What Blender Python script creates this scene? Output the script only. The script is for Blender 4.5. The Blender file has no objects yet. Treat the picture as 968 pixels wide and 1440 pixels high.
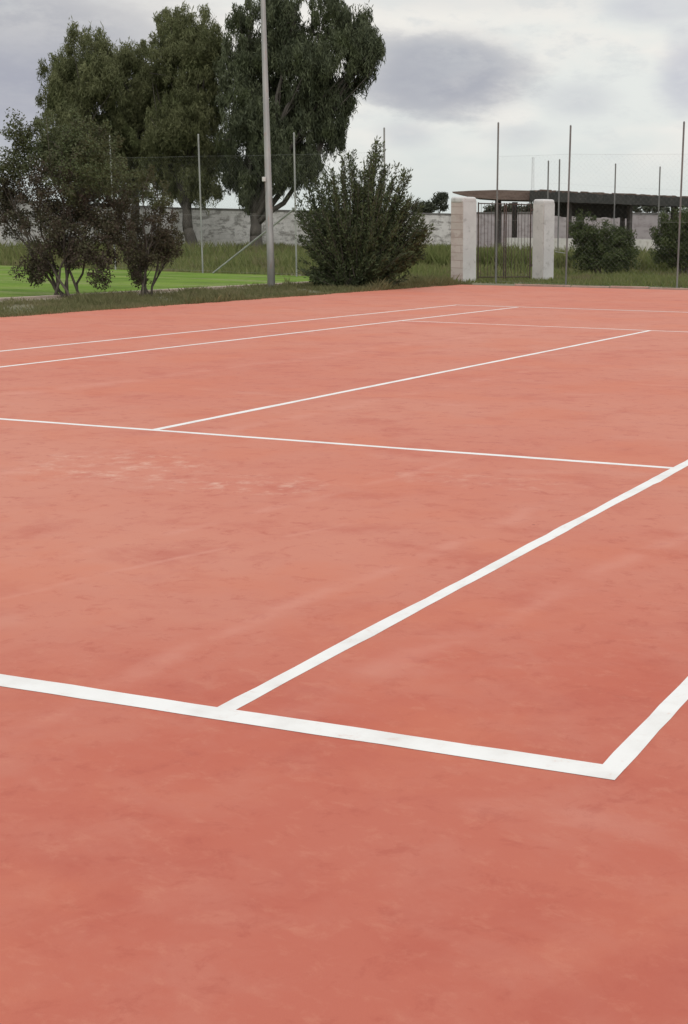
import bpy, math, random
import numpy as np
from mathutils import Vector, Matrix
R_ = math.radians
rng = np.random.default_rng(11)
random.seed(5)
SC = bpy.context.scene
COL = SC.collection

# ------------------------------------------------------------------ camera
CAM = np.array([1.18123, -3.76915, 1.50046])
F = np.array([-0.35205985, 0.90983111, -0.21968436])
RT = np.array([0.93134815, 0.3638476, 0.0143368])
UP = np.array([-0.0929757, 0.19955521, 0.97546565])
FL, CX, CY = 2059.63, 250.41, 67.72
cd = bpy.data.cameras.new('camera')
co = bpy.data.objects.new('camera', cd); COL.objects.link(co)
co.matrix_world = Matrix(((RT[0], UP[0], -F[0], CAM[0]), (RT[1], UP[1], -F[1], CAM[1]),
                          (RT[2], UP[2], -F[2], CAM[2]), (0, 0, 0, 1)))
cd.sensor_fit = 'VERTICAL'; cd.sensor_height = 36.0; cd.lens = FL / 1440 * 36
cd.shift_x = -CX / 1440; cd.shift_y = CY / 1440
cd.clip_start = 0.1; cd.clip_end = 6000
SC.camera = co

def ray(a, b):
    return F + RT * (a - 484 - CX) / FL - UP * (b - 720 - CY) / FL
def at(a, b, d):
    """survey helper: world point seen in direction (a, b) at depth d metres"""
    return CAM + ray(a, b) * d

# ------------------------------------------------------------------ light
SC.view_settings.view_transform = 'Standard'; SC.view_settings.look = 'None'
SC.view_settings.exposure = 0.0; SC.view_settings.gamma = 1.0
SC.cycles.max_bounces = 5; SC.cycles.diffuse_bounces = 3; SC.cycles.glossy_bounces = 2; SC.cycles.transmission_bounces = 3
W = bpy.data.worlds.new('World'); SC.world = W; W.use_nodes = True
wt = W.node_tree; wt.nodes.clear()
def wn(t, **k):
    n = wt.nodes.new(t)
    for a, v in k.items(): setattr(n, a, v)
    return n
def wl(a, b): wt.links.new(a, b)
def wmath(op, a, b=None, clamp=False):
    n = wn('ShaderNodeMath', operation=op, use_clamp=clamp)
    for i, v in enumerate((a, b)):
        if v is None: continue
        if hasattr(v, 'links'): wl(v, n.inputs[i])
        else: n.inputs[i].default_value = v
    return n.outputs[0]
def wvm(op, a, b):
    n = wn('ShaderNodeVectorMath', operation=op)
    for i, v in enumerate((a, b)):
        if hasattr(v, 'links'): wl(v, n.inputs[i])
        else: n.inputs[i].default_value = v
    return n
def wmix(f, a, b):
    n = wn('ShaderNodeMix', data_type='RGBA')
    for s, v in ((n.inputs[0], f), (n.inputs[6], a), (n.inputs[7], b)):
        if hasattr(v, 'links'): wl(v, s)
        elif isinstance(v, tuple): s.default_value = (*v, 1)
        else: s.default_value = v
    return n.outputs[2]
def wrange(v, a, b, c=0, d=1, smooth=True):
    n = wn('ShaderNodeMapRange'); 
    if smooth: n.interpolation_type = 'SMOOTHSTEP'
    wl(v, n.inputs[0])
    for i, x in enumerate((a, b, c, d)): n.inputs[1 + i].default_value = x
    return n.outputs[0]
def wnoise(vec, scale, detail=5, rough=.55):
    n = wn('ShaderNodeTexNoise'); wl(vec, n.inputs['Vector'])
    n.inputs['Scale'].default_value = scale; n.inputs['Detail'].default_value = detail
    n.inputs['Roughness'].default_value = rough
    return n
SUN_EL, SUN_AZ = 50, 150
tc = wn('ShaderNodeTexCoord').outputs['Generated']
sky = wn('ShaderNodeTexSky', sky_type='NISHITA', sun_disc=False)
sky.sun_elevation = R_(SUN_EL); sky.sun_rotation = R_(SUN_AZ)
sep = wn('ShaderNodeSeparateXYZ'); wl(tc, sep.inputs[0]); zz = sep.outputs[2]
mp = wn('ShaderNodeMapping'); mp.inputs['Scale'].default_value = (1, 1, 2.6); wl(tc, mp.inputs[0]); sv = mp.outputs[0]
n1 = wnoise(sv, 7.0, 4); n2 = wnoise(sv, 24, 5, .66); n3 = wnoise(sv, 2.2, 2)
# bright overcast layer: paler and greener towards the horizon, brighter overhead
low = wrange(zz, 0.0, 0.09)
base = wmix(low, (6.45, 6.95, 6.75), (7.9, 8.15, 7.9))
cream = wrange(n1.outputs[0], .40, .58)
base = wmix(wmath('MULTIPLY', cream, low), base, (8.7, 8.5, 8.05))
base = wmix(wmath('MULTIPLY', wrange(n2.outputs[0], .52, .72, 0, .5), low), base, (6.6, 6.85, 6.95))
high = wrange(zz, 0.2, 0.9)
base = wmix(high, base, (10.8, 10.9, 11.0))
gap = wrange(n3.outputs[0], .60, .8)
base = wmix(wmath('MULTIPLY', gap, .35), base, sky.outputs[0])
# general grey cloud undersides
patch = wrange(n1.outputs[0], .55, .72, 0, .45)
patch = wmath('MULTIPLY', patch, wrange(zz, .16, .3))
base = wmix(patch, base, (5.2, 5.3, 6.0))
lil = (4.3, 4.45, 4.95)
warp = wmath('ADD', wmath('MULTIPLY', wmath('SUBTRACT', n2.outputs[0], .5), 1.3), wmath('MULTIPLY', wmath('SUBTRACT', n1.outputs[0], .5), .9))
body = wmath('MULTIPLY', wrange(n2.outputs[0], .3, .62, .8, 1.1), wmath('GREATER_THAN', wvm('DOT_PRODUCT', tc, tuple(F)).outputs['Value'], 0.3))
def cloud(px, py, rx, ry, amt, col=lil, rag=.9, soft=(1.35, .5)):
    """a grey cloud in its own direction of the sky (angular radii in radians)"""
    c = ray(px, py); c = c / np.linalg.norm(c)
    t1 = np.cross(c, [0, 0, 1]); t1 /= np.linalg.norm(t1); t2 = np.cross(t1, c)
    x = wmath('DIVIDE', wvm('DOT_PRODUCT', tc, tuple(t1)).outputs['Value'], rx / FL)
    y = wmath('DIVIDE', wvm('DOT_PRODUCT', tc, tuple(t2)).outputs['Value'], ry / FL)
    d = wmath('SQRT', wmath('ADD', wmath('MULTIPLY', x, x), wmath('MULTIPLY', y, y)))
    d = wmath('ADD', d, warp)
    m = wmath('SUBTRACT', 1.0, wrange(d, soft[1], soft[0]))
    return wmath('MULTIPLY', m, wmath('MULTIPLY', body, amt)), col
clouds = [(632, 104, 112, 55, .9, lil), (625, 128, 90, 34, .4, (3.95, 4.1, 4.7)), (548, 96, 60, 48, .55, lil), (60, 60, 190, 110, .82, (4.3, 4.4, 4.85), .8, (1.5, .4)),
          (10, 150, 150, 75, .75, (3.8, 3.95, 4.7), .8, (1.5, .5)), (985, 105, 52, 52, .6, (4.9, 5.0, 5.9), .9, (1.4, .5)),
          (920, 10, 75, 22, .5, (5.4, 5.5, 6.2), 1.0, (1.4, .4)), (812, 140, 48, 22, .42, (5.3, 5.5, 6.0), 1.2, (1.5, .3)),
          (730, 190, 42, 15, .35, (5.4, 5.6, 6.0), 1.2, (1.5, .3)), (570, 188, 40, 18, .45, (5.2, 5.4, 5.9), 1.0, (1.5, .3)),
          (560, -10, 260, 22, .3, (5.9, 6.1, 6.3), 1.0, (1.6, .3)), (1150, 20, 120, 60, .6, lil), (-350, 60, 220, 100, .6, lil)]
for c in clouds:
    m, colr = cloud(*c); base = wmix(m, base, colr)
bg = wn('ShaderNodeBackground'); wl(base, bg.inputs[0]); bg.inputs[1].default_value = 0.1
W.cycles.sampling_method = 'MANUAL'; W.cycles.sample_map_resolution = 256
wo = wn('ShaderNodeOutputWorld'); wl(bg.outputs[0], wo.inputs[0])

sl = bpy.data.lights.new('sun', 'SUN'); sl.energy = 0.9; sl.angle = R_(30); sl.color = (1, .96, .9)
so = bpy.data.objects.new('sun', sl); COL.objects.link(so)
az, el = R_(SUN_AZ), R_(SUN_EL)
sdir = Vector((math.sin(az) * math.cos(el), math.cos(az) * math.cos(el), math.sin(el)))
so.rotation_euler = sdir.to_track_quat('Z', 'Y').to_euler()

# ------------------------------------------------------------------ helpers
def tag(o, label=None, cat=None, group=None, kind=None):
    if label: o['label'] = label
    if cat: o['category'] = cat
    if group: o['group'] = group
    if kind: o['kind'] = kind
    return o
def thing(name, loc, label, cat, group=None):
    o = bpy.data.objects.new(name, None); COL.objects.link(o); o.location = tuple(float(v) for v in loc)
    o.empty_display_size = .3
    return tag(o, label, cat, group)
class MB:
    def __init__(s): s.v = []; s.f = []
    def poly(s, pts, faces):
        n = len(s.v); s.v += [tuple(float(c) for c in p) for p in pts]; s.f += [tuple(i + n for i in f) for f in faces]
        return s
    def box(s, c, size, rz=0.0, jit=0.0):
        hx, hy, hz = size[0] / 2, size[1] / 2, size[2] / 2
        cr, sr = math.cos(rz), math.sin(rz); P = []
        for z in (-hz, hz):
            for x, y in ((-hx, -hy), (hx, -hy), (hx, hy), (-hx, hy)):
                x += random.uniform(-jit, jit); y += random.uniform(-jit, jit)
                P.append((c[0] + x * cr - y * sr, c[1] + x * sr + y * cr, c[2] + z))
        return s.poly(P, [(3, 2, 1, 0), (4, 5, 6, 7), (0, 1, 5, 4), (1, 2, 6, 5), (2, 3, 7, 6), (3, 0, 4, 7)])
    def tube(s, pts, rad, n=8, cap=True):
        pts = [np.array(p, float) for p in pts]
        if not hasattr(rad, '__len__'): rad = [rad] * len(pts)
        rings = []; base = len(s.v); prev = None
        for i, p in enumerate(pts):
            t = pts[min(i + 1, len(pts) - 1)] - pts[max(i - 1, 0)]; t = t / (np.linalg.norm(t) + 1e-9)
            if prev is None:
                a = np.cross(t, [0, 1, .1]) if abs(t[2]) > .8 else np.cross(t, [0, 0, 1.])
            else: a = prev - t * (prev @ t)
            a = a / (np.linalg.norm(a) + 1e-9); prev = a; b = np.cross(t, a)
            for k in range(n):
                th = 2 * math.pi * k / n
                s.v.append(tuple(float(c) for c in p + rad[i] * (a * math.cos(th) + b * math.sin(th))))
        for i in range(len(pts) - 1):
            for k in range(n):
                k2 = (k + 1) % n
                s.f.append((base + i * n + k, base + i * n + k2, base + (i + 1) * n + k2, base + (i + 1) * n + k))
        if cap:
            s.f.append(tuple(base + k for k in reversed(range(n))))
            s.f.append(tuple(base + (len(pts) - 1) * n + k for k in range(n)))
        return s
    def build(s, name, mat, parent=None, smooth=False, bevel=0):
        me = bpy.data.meshes.new(name)
        v = np.array(s.v)
        if parent is not None:
            v = v - np.array(parent_origin(parent))
        me.from_pydata([tuple(p) for p in v], [], s.f); me.validate(); me.update()
        if smooth: me.polygons.foreach_set('use_smooth', [True] * len(me.polygons))
        me.materials.append(mat)
        o = bpy.data.objects.new(name, me); COL.objects.link(o)
        if parent is not None: o.parent = parent
        if bevel:
            m = o.modifiers.new('bevel', 'BEVEL'); m.width = bevel; m.segments = 2
        return o
def parent_origin(p):
    v = np.array(p.location)
    while p.parent: p = p.parent; v = v + np.array(p.location)
    return v
def quads(name, V, tint, mat, parent=None):
    """V: (n,4,3) array of leaf quads as one mesh with a per-leaf tint"""
    V = np.asarray(V, np.float32); n = len(V)
    if parent is not None: V = V - np.array(parent_origin(parent), np.float32)
    me = bpy.data.meshes.new(name)
    me.vertices.add(4 * n); me.vertices.foreach_set('co', V.reshape(-1))
    me.loops.add(4 * n); me.loops.foreach_set('vertex_index', np.arange(4 * n, dtype=np.int32))
    me.polygons.add(n); me.polygons.foreach_set('loop_start', np.arange(0, 4 * n, 4, dtype=np.int32))
    at_ = me.attributes.new('tint', 'FLOAT', 'FACE'); at_.data.foreach_set('value', np.asarray(tint, np.float32))
    me.update(); me.materials.append(mat)
    o = bpy.data.objects.new(name, me); COL.objects.link(o)
    if parent is not None: o.parent = parent
    return o

# ------------------------------------------------------------------ materials
def mat(name):
    m = bpy.data.materials.new(name); m.use_nodes = True
    t = m.node_tree; b = t.nodes['Principled BSDF']; return m, t, b
def mix(t, f, a, b, mode='MIX'):
    n = t.nodes.new('ShaderNodeMix'); n.data_type = 'RGBA'; n.blend_type = mode
    for s, v in ((n.inputs[0], f), (n.inputs[6], a), (n.inputs[7], b)):
        if hasattr(v, 'links'): t.links.new(v, s)
        elif isinstance(v, tuple): s.default_value = (*v, 1)
        else: s.default_value = v
    return n.outputs[2]
def mth(t, op, a, b=None, clamp=False):
    n = t.nodes.new('ShaderNodeMath'); n.operation = op; n.use_clamp = clamp
    for i, v in enumerate((a, b)):
        if v is None: continue
        if hasattr(v, 'links'): t.links.new(v, n.inputs[i])
        else: n.inputs[i].default_value = v
    return n.outputs[0]
def rngn(t, v, a, b, c=0., d=1.):
    n = t.nodes.new('ShaderNodeMapRange'); n.interpolation_type = 'SMOOTHSTEP'; t.links.new(v, n.inputs[0])
    for i, x in enumerate((a, b, c, d)): n.inputs[1 + i].default_value = x
    return n.outputs[0]
def noise(t, scale, detail=5, rough=.55, stretch=None, rot=0, dist=0, off=(0, 0, 0)):
    c = t.nodes.new('ShaderNodeTexCoord'); m = t.nodes.new('ShaderNodeMapping')
    t.links.new(c.outputs['Object'], m.inputs[0])
    m.inputs['Location'].default_value = off
    if stretch: m.inputs['Scale'].default_value = stretch
    m.inputs['Rotation'].default_value = (0, 0, rot)
    if rot:      # rotate first, then stretch
        m2 = t.nodes.new('ShaderNodeMapping'); m.inputs['Scale'].default_value = (1, 1, 1)
        m2.inputs['Scale'].default_value = stretch or (1, 1, 1); t.links.new(m.outputs[0], m2.inputs[0]); m = m2
    n = t.nodes.new('ShaderNodeTexNoise'); t.links.new(m.outputs[0], n.inputs['Vector'])
    n.inputs['Scale'].default_value = scale; n.inputs['Detail'].default_value = detail
    n.inputs['Roughness'].default_value = rough; n.inputs['Distortion'].default_value = dist
    return n.outputs[0]
def bump(t, b, h, strength, dist):
    n = t.nodes.new('ShaderNodeBump'); n.inputs['Strength'].default_value = strength; n.inputs['Distance'].default_value = dist
    t.links.new(h, n.inputs['Height']); t.links.new(n.outputs[0], b.inputs['Normal'])
def surf(name, c1, c2, scale=3., c3=None, rough=.85, bscale=40, bstr=.3, bdist=.01, stretch=None, metal=0., detail=6):
    m, t, b = mat(name)
    col = mix(t, rngn(t, noise(t, scale, detail, .6, stretch), .35, .65), c1, c2)
    if c3: col = mix(t, rngn(t, noise(t, scale * 3.7, 5, .65, stretch, off=(5, 3, 1)), .55, .7, 0, .8), col, c3)
    t.links.new(col, b.inputs['Base Color']); b.inputs['Roughness'].default_value = rough; b.inputs['Metallic'].default_value = metal
    bump(t, b, noise(t, bscale, 4), bstr, bdist)
    return m
def leafmat(name, c1, c2, c3=None, trans=.35, rough=.6):
    m, t, b = mat(name)
    a = t.nodes.new('ShaderNodeAttribute'); a.attribute_name = 'tint'
    col = mix(t, a.outputs['Fac'], c1, c2)
    if c3: col = mix(t, rngn(t, noise(t, .6, 3), .5, .7, 0, .8), col, c3)
    t.links.new(col, b.inputs['Base Color']); b.inputs['Roughness'].default_value = rough
    b.inputs['Specular IOR Level'].default_value = .12
    tr = t.nodes.new('ShaderNodeBsdfTranslucent'); t.links.new(col, tr.inputs[0])
    mx = t.nodes.new('ShaderNodeMixShader'); mx.inputs[0].default_value = trans
    t.links.new(b.outputs[0], mx.inputs[1]); t.links.new(tr.outputs[0], mx.inputs[2])
    t.links.new(mx.outputs[0], t.nodes['Material Output'].inputs[0])
    return m

# court: red sprayed-acrylic / porous concrete surface with wear, scuffs and tyre trails
def court_mat():
    m, t, b = mat('court_red')
    L = t.links
    big = noise(t, .16, 4, .55, dist=.4)
    mid = noise(t, 2.6, 5, .65, stretch=(.8, 1, 1), rot=R_(25), dist=.25)
    fine = noise(t, 11, 5, .75, stretch=(.7, 1, 1), rot=R_(18), dist=.3)
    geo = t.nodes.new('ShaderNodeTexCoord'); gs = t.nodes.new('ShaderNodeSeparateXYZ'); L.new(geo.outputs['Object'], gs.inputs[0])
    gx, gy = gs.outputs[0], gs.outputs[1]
    pale_grad = mth(t, 'ADD', mth(t, 'SUBTRACT', gy, mth(t, 'MULTIPLY', gx, .55)), mth(t, 'MULTIPLY', mth(t, 'SUBTRACT', noise(t, .55, 5, .6, dist=.6, off=(2, 6, 0)), .5), 5.))
    pale_grad = rngn(t, pale_grad, -1.6, 4.2)  # broad tone gradient: deeper red at near right, paler towards far left
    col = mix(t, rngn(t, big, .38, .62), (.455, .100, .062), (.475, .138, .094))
    col = mix(t, pale_grad, col, mix(t, rngn(t, big, .36, .6), (.53, .180, .122), (.555, .225, .158)))
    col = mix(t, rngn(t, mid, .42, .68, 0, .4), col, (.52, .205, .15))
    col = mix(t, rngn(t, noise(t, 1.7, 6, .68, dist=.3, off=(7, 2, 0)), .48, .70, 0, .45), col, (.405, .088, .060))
    col = mix(t, rngn(t, fine, .50, .74, 0, .5), col, (.55, .215, .145))
    col = mix(t, rngn(t, noise(t, 8, 5, .75, dist=.4, off=(3, 9, 0)), .52, .70, 0, .5), col, (.39, .09, .062))
    # orange tone where less foot traffic
    col = mix(t, rngn(t, noise(t, .7, 5, .6, off=(1, 4, 0)), .46, .66, 0, .45), col, (.56, .175, .10))
    # dusty scuffs: ridged noise, arcs
    w = t.nodes.new('ShaderNodeTexWave'); w.wave_type = 'RINGS'; w.inputs['Scale'].default_value = .22
    w.inputs['Distortion'].default_value = 9; w.inputs['Detail'].default_value = 4; w.inputs['Detail Scale'].default_value = 1.1
    c = t.nodes.new('ShaderNodeTexCoord'); L.new(c.outputs['Object'], w.inputs['Vector'])
    sc = mth(t, 'MULTIPLY', rngn(t, w.outputs['Fac'], .90, 1.0), rngn(t, noise(t, 1.3, 4), .5, .68))
    col = mix(t, mth(t, 'MULTIPLY', sc, .22), col, (.62, .32, .25))
    # straight faint trails: x = a*y + b
    s = t.nodes.new('ShaderNodeSeparateXYZ'); L.new(c.outputs['Object'], s.inputs[0])
    X, Y = s.outputs[0], s.outputs[1]
    wob = mth(t, 'MULTIPLY', mth(t, 'SUBTRACT', noise(t, .5, 3), .5), .45)
    trn = noise(t, 2.5, 3); chn = noise(t, 6, 4, .75)
    for (x0, y0, x1, y1, wd, am) in ((-2.84, 1.05, -2.35, 3.2, .04, .3), (-3.1, 1.9, -2.65, 5.2, .08, .28), (-1.0, .7, -.5, 5.3, .12, .25),
                                     (-1.75, .3, -1.62, 4.5, .1, .25), (-5, 2, -4.6, 12, .15, .25), (-8, 3, -7, 20, .2, .25)):
        k = (x1 - x0) / (y1 - y0)
        e = mth(t, 'SUBTRACT', X, mth(t, 'ADD', mth(t, 'MULTIPLY', Y, k), x0 - k * y0))
        e = mth(t, 'ABSOLUTE', mth(t, 'ADD', e, wob))
        f = mth(t, 'SUBTRACT', 1., rngn(t, e, 0, wd))
        f = mth(t, 'MULTIPLY', f, rngn(t, Y, y0 - 1.5, y0 + .5)); f = mth(t, 'MULTIPLY', f, mth(t, 'SUBTRACT', 1., rngn(t, Y, y1 - 1, y1 + 1)))
        f = mth(t, 'MULTIPLY', f, rngn(t, trn, .38, .6))
        col = mix(t, mth(t, 'MULTIPLY', f, am), col, (.66, .33, .26))
    # chalky patches of lime dust
    for (x0, y0, rx, ry, am) in ((-4.6, 4.0, .7, .55, .6), (-3.35, 3.75, .55, .35, .45), (-4.0, 3.5, 1.2, .25, .35), (-2.3, 4.4, .8, .3, .3)):
        dx = mth(t, 'DIVIDE', mth(t, 'SUBTRACT', X, x0), rx); dy = mth(t, 'DIVIDE', mth(t, 'SUBTRACT', Y, y0), ry)
        d = mth(t, 'ADD', mth(t, 'MULTIPLY', dx, dx), mth(t, 'MULTIPLY', dy, dy))
        f = mth(t, 'MULTIPLY', mth(t, 'SUBTRACT', 1., rngn(t, d, .1, 1.3)), rngn(t, chn, .46, .74))
        col = mix(t, mth(t, 'MULTIPLY', f, am), col, (.72, .50, .40))
    # tiny dark specks
    v = t.nodes.new('ShaderNodeTexVoronoi'); v.inputs['Scale'].default_value = 2.3; L.new(c.outputs['Object'], v.inputs['Vector'])
    col = mix(t, mth(t, 'MULTIPLY', mth(t, 'LESS_THAN', v.outputs['Distance'], .022), .7), col, (.22, .07, .06))
    grain = noise(t, 260, 3, .7)
    col = mix(t, rngn(t, grain, .3, .7, 0, .16), col, (.40, .11, .08))
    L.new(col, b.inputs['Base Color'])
    b.inputs['Roughness'].default_value = .75; b.inputs['Specular IOR Level'].default_value = .2
    h = mth(t, 'ADD', grain, mth(t, 'MULTIPLY', fine, 1.5)); bump(t, b, h, .22, .003)
    return m
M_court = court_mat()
def paint_mat():
    m, t, b = mat('line_paint')
    col = mix(t, rngn(t, noise(t, 3.5, 5, .6), .4, .7), (.78, .775, .76), (.69, .675, .655))
    col = mix(t, rngn(t, noise(t, 14, 6, .8, dist=.3), .56, .72, 0, .55), col, (.64, .44, .37))
    t.links.new(col, b.inputs['Base Color']); b.inputs['Roughness'].default_value = .6
    bump(t, b, noise(t, 220, 3), .2, .002); return m
M_paint = paint_mat()
M_soil = surf('rough_ground', (.105, .095, .05), (.16, .135, .085), .5, (.07, .085, .035), bscale=8, bdist=.05)
M_verge = surf('verge_soil', (.115, .11, .06), (.16, .145, .085), 1.2, (.08, .09, .04), bscale=12, bdist=.03)
M_path = surf('path_dirt', (.25, .205, .15), (.34, .285, .22), 1.4, (.15, .14, .08), bscale=20, bdist=.02)
M_kerb = surf('kerb_concrete', (.36, .30, .25), (.46, .37, .31), 2., (.25, .19, .15), bscale=30)
M_kerb2 = surf('kerb_pinkish', (.38, .24, .2), (.45, .32, .27), 2., (.2, .14, .11), bscale=30)
def lawn_mat():
    m, t, b = mat('lawn_green')
    col = mix(t, rngn(t, noise(t, .35, 5, .6), .38, .62), (.130, .225, .032), (.175, .26, .048))
    col = mix(t, rngn(t, noise(t, 2.5, 5, .6, stretch=(1, 4, 1)), .5, .7, 0, .7), col, (.20, .25, .07))
    col = mix(t, rngn(t, noise(t, .8, 6, .7, stretch=(.5, 1.4, 1), off=(3, 3, 0)), .46, .66, 0, .8), col, (.075, .125, .025))
    col = mix(t, rngn(t, noise(t, .45, 5, .65, stretch=(.4, 1.6, 1), off=(9, 1, 0)), .50, .66, 0, .85), col, (.25, .27, .12))
    col = mix(t, rngn(t, noise(t, 14, 4, .8), .4, .7, 0, .5), col, (.06, .095, .02))
    t.links.new(col, b.inputs['Base Color']); b.inputs['Roughness'].default_value = 1.; b.inputs['Specular IOR Level'].default_value = .05
    bump(t, b, noise(t, 25, 4), .35, .02); return m
M_lawn = lawn_mat()
M_galv = surf('galvanised_steel', (.27, .275, .275), (.37, .37, .36), 5, (.20, .185, .17), rough=.55, bscale=60, bstr=.1, metal=.25, stretch=(1, 1, .2))
M_galv_dark = surf('weathered_steel', (.15, .15, .15), (.22, .215, .205), 5, (.13, .10, .08), rough=.6, bscale=60, bstr=.1, metal=.25, stretch=(1, 1, .2))
M_pole = surf('pole_steel', (.28, .28, .275), (.36, .355, .34), 3, (.34, .25, .22), rough=.5, bscale=60, bstr=.08, metal=.2, stretch=(1, 1, .25))
M_wire = surf('fence_wire', (.30, .31, .31), (.38, .38, .37), 9, rough=.55, metal=.3)
M_rust = surf('rusty_iron', (.055, .04, .035), (.09, .055, .045), 7, (.14, .07, .045), rough=.8)
M_bark = surf('bark', (.06, .052, .044), (.10, .088, .074), 5, (.045, .04, .035), bscale=14, bdist=.03, bstr=.6, stretch=(1, 1, .3))
M_stem = surf('shrub_stem', (.07, .058, .048), (.11, .09, .072), 9, bscale=30, stretch=(1, 1, .3))
M_white = surf('white_enclosure', (.62, .61, .58), (.7, .69, .66), 9, rough=.5)
M_lowwall = surf('limewash', (.52, .51, .47), (.60, .58, .54), 1.2, (.38, .35, .3), bscale=12)
M_roof = surf('reed_roof', (.10, .066, .052), (.15, .105, .085), 2.5, (.06, .045, .038), bscale=25, bdist=.03, stretch=(1, 1, 6))
M_roofdark = surf('shade_net', (.028, .03, .027), (.045, .045, .04), 1.5, (.02, .022, .02), bscale=40)
M_post = surf('dark_timber', (.05, .045, .042), (.085, .075, .068), 4, bscale=20, stretch=(1, 1, .3))
M_glass = surf('lamp_glass', (.5, .5, .5), (.55, .55, .55), 5, rough=.15)

def block_mat(name, c1, c2, mortar, bw, bh, stain, dirt, msize=.02, amt=.6):
    m, t, b = mat(name)
    c = t.nodes.new('ShaderNodeTexCoord'); sp = t.nodes.new('ShaderNodeSeparateXYZ'); t.links.new(c.outputs['Object'], sp.inputs[0])
    cb = t.nodes.new('ShaderNodeCombineXYZ')
    t.links.new(mth(t, 'ADD', sp.outputs[0], sp.outputs[1]), cb.inputs[0]); t.links.new(sp.outputs[2], cb.inputs[1])
    br = t.nodes.new('ShaderNodeTexBrick'); t.links.new(cb.outputs[0], br.inputs['Vector'])
    br.inputs['Scale'].default_value = 1; br.inputs['Brick Width'].default_value = bw; br.inputs['Row Height'].default_value = bh
    br.inputs['Mortar Size'].default_value = msize; br.inputs['Mortar Smooth'].default_value = .4
    for k, v in (('Color1', c1), ('Color2', c2), ('Mortar', mortar)): br.inputs[k].default_value = (*v, 1)
    col = br.outputs['Color']
    col = mix(t, rngn(t, noise(t, .9, 6, .65, dist=.6), .42, .62, 0, amt), col, stain)
    col = mix(t, rngn(t, noise(t, 2.8, 6, .7, stretch=(.6, .6, 1.3), off=(4, 1, 2)), .48, .62, 0, .85), col, dirt)
    t.links.new(col, b.inputs['Base Color']); b.inputs['Roughness'].default_value = .9
    bump(t, b, mth(t, 'ADD', br.outputs['Fac'], noise(t, 25, 4)), .4, .01)
    return m
M_wall = block_mat('boundary_blocks', (.56, .545, .52), (.60, .585, .56), (.50, .485, .46), .5, .25, (.74, .725, .70), (.24, .23, .21), .02, .75)
M_wallR = block_mat('boundary_render', (.42, .375, .385), (.46, .415, .42), (.37, .33, .33), 2.6, .9, (.50, .46, .46), (.33, .29, .29), amt=.5)
M_pillar = block_mat('pillar_blocks', (.50, .43, .395), (.56, .48, .445), (.38, .29, .26), .9, .22, (.48, .37, .34), (.40, .31, .28), .012, .45)
M_plaster = surf('pillar_plaster', (.56, .545, .54), (.63, .615, .605), 1.6, (.40, .385, .37), bscale=30, bdist=.01)
M_plaster2 = surf('pillar_plaster_warm', (.57, .54, .515), (.64, .61, .58), 1.6, (.42, .395, .37), bscale=30, bdist=.01)
M_cap = surf('coping_concrete', (.13, .125, .12), (.18, .17, .16), 3, bscale=30)

# ------------------------------------------------------------------ ground
def sheet(name, pts, z, m):
    mb = MB(); mb.poly([(x, y, z) for x, y in pts], [tuple(range(len(pts)))])
    return tag(mb.build(name, m), kind='structure')
sheet('ground', [(-3000, -3000), (3000, -3000), (3000, 3000), (-3000, 3000)], -.10, M_soil)
sheet('lawn', [(-140, -40), (-19.35, -40), (-19.35, 32.5), (-19.6, 38.0), (-26.2, 38.5), (-36.6, 40.3), (-140, 58)], -.03, M_lawn)
sheet('verge', [(-19.2, -40), (-15.3, -40), (-15.3, 27.4), (-15.8, 30.7), (-16.5, 33.3), (-15.6, 34.6), (-12.4, 35.0), (22, 38.0), (22, 39.2), (-19.2, 37.6)], -.02, M_verge)
sheet('path', [(-19.2, -40), (-18.35, -40), (-18.4, 10), (-18.25, 20), (-18.45, 29), (-18.3, 33.5), (-19.2, 34)], -.014, M_path)
# court slab with real thickness, slightly wandering edge
edge = [(-15.5, -30)] + [(-15.5 + rng.uniform(-.03, .03), y) for y in np.arange(-28, 28, 1.5)] + \
       [(-15.75, 29.4), (-16.05, 30.7), (-16.55, 32.2), (-16.72, 33.3), (-16.3, 34.05), (-15.67, 34.3), (-14, 34.42), (-12.4, 34.62), (-9.17, 35.02), (-4, 35.5), (22, 38)] + [(22, -30)]
edge = edge[::-1]
n = len(edge); mb = MB()
mb.poly([(x, y, 0) for x, y in edge] + [(x, y, -.12) for x, y in edge], [tuple(range(n))] + [(i, i + n, (i + 1) % n + n, (i + 1) % n) for i in range(n)])
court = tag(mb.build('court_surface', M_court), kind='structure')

def stripe(name, x0, y0, x1, y1, w, z=.0016):
    """painted line along its centre with slightly uneven hand-painted edges"""
    L = math.hypot(x1 - x0, y1 - y0); k = max(2, int(L / .12)); dx, dy = (x1 - x0) / L, (y1 - y0) / L; nx, ny = -dy, dx
    mb = MB(); P = []; o1 = o2 = 0
    for i in range(k + 1):
        s = i / k * L
        j = .0018 if 0 < i < k else 0
        o1 = o1 * .7 + random.gauss(0, j); o2 = o2 * .7 + random.gauss(0, j)
        if 0 < i < k and random.random() < .015: o2 -= .009
        P.append((x0 + dx * s + nx * (w / 2 + o1), y0 + dy * s + ny * (w / 2 + o1), z))
        P.append((x0 + dx * s - nx * (w / 2 - o2), y0 + dy * s - ny * (w / 2 - o2), z))
    mb.poly(P, [(2 * i, 2 * i + 1, 2 * i + 3, 2 * i + 2) for i in range(k)])
    return mb.build(name, M_paint, court)
h = .055
stripe('baseline', -11.065, -.01, .035, -.01, .108, .0015)
stripe('doubles_sideline', 0, .03, 0, 23.95, .07, .0010)
stripe('singles_sideline', -1.295, .03, -1.295, 23.9, .068, .0010)
stripe('service_line', -9.68, 5.41, -1.295, 5.41, .066, .0006)
stripe('centre_service_line', -5.35, 5.42, -5.35, 18.50, .066, .0010)
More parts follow.
